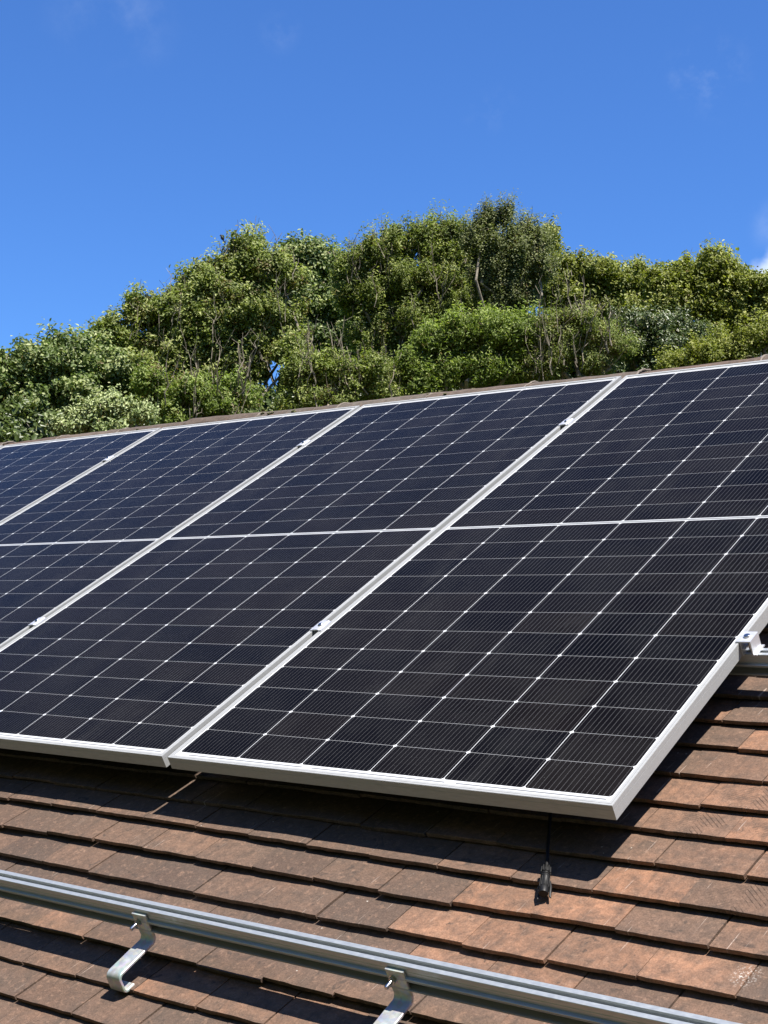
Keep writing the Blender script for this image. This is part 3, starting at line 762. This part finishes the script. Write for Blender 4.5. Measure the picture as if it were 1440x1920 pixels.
tree('rounded_maple_tree', 'fresher green tree with pale leaf tips just right of the tallest left tree', 'tree',
     [(560, 500, 38), (545, 480, 24), (600, 490, 36), (640, 510, 34), (580, 560, 50), (630, 580, 50), (590, 630, 50), (600, 700, 60), (660, 640, 45), (580, 770, 60)],
     22.0, LM_SYC, leaf=.10, asp=.55, dens=1.0, clump=.18, pale=.38, twigs=.25, clearhole=True, seed=8, inner=.3)
tree('willow_tree', 'wide grey olive tree with long twiggy sprays in the middle of the tree line', 'tree',
     [(660, 500, 38), (705, 480, 42), (745, 458, 34), (800, 450, 42), (845, 440, 34), (680, 560, 55), (750, 530, 60), (820, 520, 58), (700, 640, 60), (780, 610, 60), (850, 590, 50), (740, 700, 60), (860, 480, 36), (880, 560, 45)],
     19.5, LM_OLIVE, leaf=.075, asp=.36, dens=1.2, clump=.16, pale=.22, brown=.10, twigs=.6, droop=.15, seed=13, bare=45, inner=.35)
tree('birch_tree', 'dark grey green birch with a leaning tuft, highest point of the whole tree line', 'tree',
     [(922, 412, 18), (948, 404, 13), (905, 428, 20), (890, 448, 30), (975, 446, 34), (1008, 455, 28), (930, 470, 50), (985, 490, 48), (1010, 500, 36), (920, 520, 48), (970, 550, 45), (940, 590, 40)],
     18.6, LM_BIRCH, leaf=.050, asp=.5, dens=1.9, clump=.13, pale=.08, brown=.05, twigs=.35, droop=.55, wind=1, seed=17, inner=.4)
tree('holly_tree', 'nearly black green tree glimpsed in the gaps low behind the bright ash and thorn bush', 'tree',
     [(760, 700, 50), (840, 690, 55), (920, 670, 60), (1000, 660, 60), (1080, 640, 55), (1150, 640, 50), (1220, 650, 45), (680, 720, 50), (600, 740, 40), (1060, 580, 40), (960, 610, 45), (740, 600, 50), (820, 560, 50), (1090, 700, 40), (1030, 710, 40), (1150, 690, 36), (880, 560, 45), (1180, 560, 36), (440, 640, 36), (350, 690, 44), (240, 740, 44), (150, 780, 40), (560, 570, 40), (620, 580, 44), (1240, 600, 40), (690, 540, 36)],
     23.5, LM_DARK, leaf=.09, asp=.55, dens=.9, clump=.18, pale=.05, twigs=.0, clearhole=True, seed=61, inner=.4)
tree('lime_tree', 'yellow green tree just right of the dark birch, in the dip of the tree line', 'tree',
     [(1025, 455, 22), (1055, 500, 32), (1095, 520, 42), (1130, 520, 36), (1165, 530, 36), (1210, 530, 34), (1080, 570, 50), (1150, 580, 50), (1030, 550, 40)],
     21.5, LM_YEL, leaf=.085, asp=.6, dens=1.1, clump=.16, pale=.16, twigs=.2, seed=19, inner=.4)
tree('oak_tree', 'domed yellow green tree at the right edge in front of the white cloud', 'tree',
     [(1245, 530, 36), (1290, 515, 36), (1335, 500, 38), (1375, 520, 38), (1420, 550, 40), (1460, 565, 45), (1260, 580, 50), (1330, 570, 60), (1400, 600, 55), (1200, 600, 40), (1470, 620, 50), (1340, 640, 50), (1280, 650, 40, .5)],
     18.0, LM_YEL, leaf=.080, asp=.5, dens=1.25, clump=.14, pale=.22, twigs=.15, seed=23, inner=.4)
tree('ash_sapling', 'bright windblown green ash below the birch, right of centre above the ridge', 'tree',
     [(820, 640, 42), (870, 620, 42), (925, 620, 45), (975, 640, 45), (1000, 620, 32), (830, 700, 45), (900, 690, 50), (970, 700, 45), (760, 690, 32), (790, 730, 40)],
     14.8, LM_BRIGHT, leaf=.075, asp=.30, dens=1.0, clump=.13, pale=.20, twigs=.2, wind=1, seed=29, inner=.3)
tree('hawthorn_bush', 'brownish olive twiggy thorn bush right of the bright green ash', 'bush',
     [(1040, 610, 36), (1080, 600, 42), (1120, 630, 40), (1060, 660, 45), (1120, 680, 40), (1160, 650, 28), (1010, 690, 35)],
     14.6, LM_OLIVE, leaf=.040, asp=.5, dens=1.3, clump=.10, pale=.10, brown=.30, twigs=2.2, seed=31, bare=30, inner=.35)
tree('laurel_bush', 'very dark glossy evergreen bush between the thorn bush and the domed tree', 'bush',
     [(1180, 600, 30, .4), (1220, 620, 38), (1180, 650, 36), (1240, 660, 40), (1270, 620, 36, .5), (1300, 625, 30, .5), (1210, 690, 35)],
     15.8, LM_DARK, leaf=.065, asp=.45, dens=1.0, clump=.12, pale=.10, twigs=.1, seed=37, inner=.3)
tree('privet_bush', 'low sunlit green bush at the right edge just above the ridge', 'bush',
     [(1310, 660, 30), (1360, 650, 32), (1410, 640, 34), (1450, 625, 36), (1260, 690, 26), (1330, 690, 35), (1400, 690, 40)],
     14.0, LM_YEL, leaf=.045, asp=.5, dens=1.3, clump=.10, pale=.12, twigs=.3, seed=41, inner=.35)
tree('elder_bush', 'whitish green elder bush at lower left touching the ridge line', 'bush',
     [(150, 780, 26), (185, 770, 26), (220, 765, 26), (130, 805, 26), (260, 775, 24), (190, 810, 34)],
     13.0, LM_PALE, leaf=.055, asp=.55, dens=1.1, clump=.09, pale=.85, twigs=.3, seed=43, inner=.3)
tree('hazel_bush', 'mid green leafy bush behind the ridge below the tallest left tree', 'bush',
     [(310, 745, 36), (360, 730, 38), (410, 745, 38), (450, 735, 30), (340, 790, 40), (420, 790, 40), (280, 720, 26)],
     14.2, LM_BRIGHT, leaf=.060, asp=.5, dens=.9, clump=.11, pale=.12, brown=.1, twigs=.7, clearhole=True, seed=47, bare=22, inner=.25)
tree('dogwood_bush', 'olive green bush with crooked stems right of the small sky gap', 'bush',
     [(560, 700, 30), (600, 690, 34), (650, 700, 34), (700, 690, 34), (580, 750, 38), (640, 750, 38), (540, 760, 20), (720, 730, 36)],
     14.6, LM_OLIVE, leaf=.055, asp=.45, dens=.95, clump=.11, pale=.16, brown=.12, twigs=.8, clearhole=True, seed=53, bare=22, inner=.25,
     extra_twigs=[(655, 735, 640, 640, .012), (690, 740, 650, 650, .010)])
# lower growth round the trunks, and the row going on past both picture edges
r_ = random.Random(99)
ug = tree('undergrowth', None, None,
     [(x + r_.uniform(-30, 30), 850 + j * 75 - x * .07 + r_.uniform(-20, 20), 62, r_.uniform(-.8, .8)) for x in range(-420, 2000, 85) for j in range(3)],
     17.0, LM_DARK, leaf=.14, asp=.55, dens=.30, clump=.20, pale=.10, twigs=0, seed=71, inner=.2)
ug['kind'] = 'stuff'
for (x_, y_, D_, sd_) in ((1640, 640, 20.0, 73), (1860, 680, 21.0, 74), (-220, 760, 19.0, 75)):
    rr_ = random.Random(sd_)
    tree('oak_tree', {73: 'green tree just past the right end of the tree line', 74: 'green tree far past the right end of the tree line', 75: 'green tree just past the left end of the tree line'}[sd_], 'tree',
         [(x_ + rr_.gauss(0, 70), y_ + rr_.gauss(0, 45), rr_.uniform(45, 65), rr_.uniform(-.6, .6)) for _ in range(9)], D_, LM_YEL if sd_ != 75 else LM_SYC, leaf=.11, asp=.55, dens=.5, clump=.18, pale=.15, seed=sd_, inner=.3)
# bird on the twig
p = at(417, 446, 18.9); e = MB()
ax = (CAM3 @ Vector((.45, -.9, .1))).normalized()
prof = [(-.052, .003), (-.046, .010), (-.036, .016), (-.026, .015), (-.020, .017), (-.004, .024), (.012, .023), (.028, .013), (.036, .007), (.070, .008), (.080, .005)]
e.lathe(p, ax, prof, 12)
tipd = (CAM3 @ Vector((-1, -.15, 0))).normalized(); hd = p + ax * -.036
e.lathe(hd + tipd * .012, tipd, [(0, .005), (.008, .003), (.014, .0006)], 6)
for s in (-.008, .008):
    q = p + ax * .012 + (CAM3 @ Vector((s, 0, .0))); e.tube([q, q + Vector((0, 0, -.035))], .0018, 5)
M_BIRD = simple('dark_feathers', (.02, .022, .03), (.05, .052, .06), 60, .6, .0005)
tag(e.build('bird', M_BIRD, None, True), 'small dark bird perched on a bare twig above the left trees against the sky', 'bird')
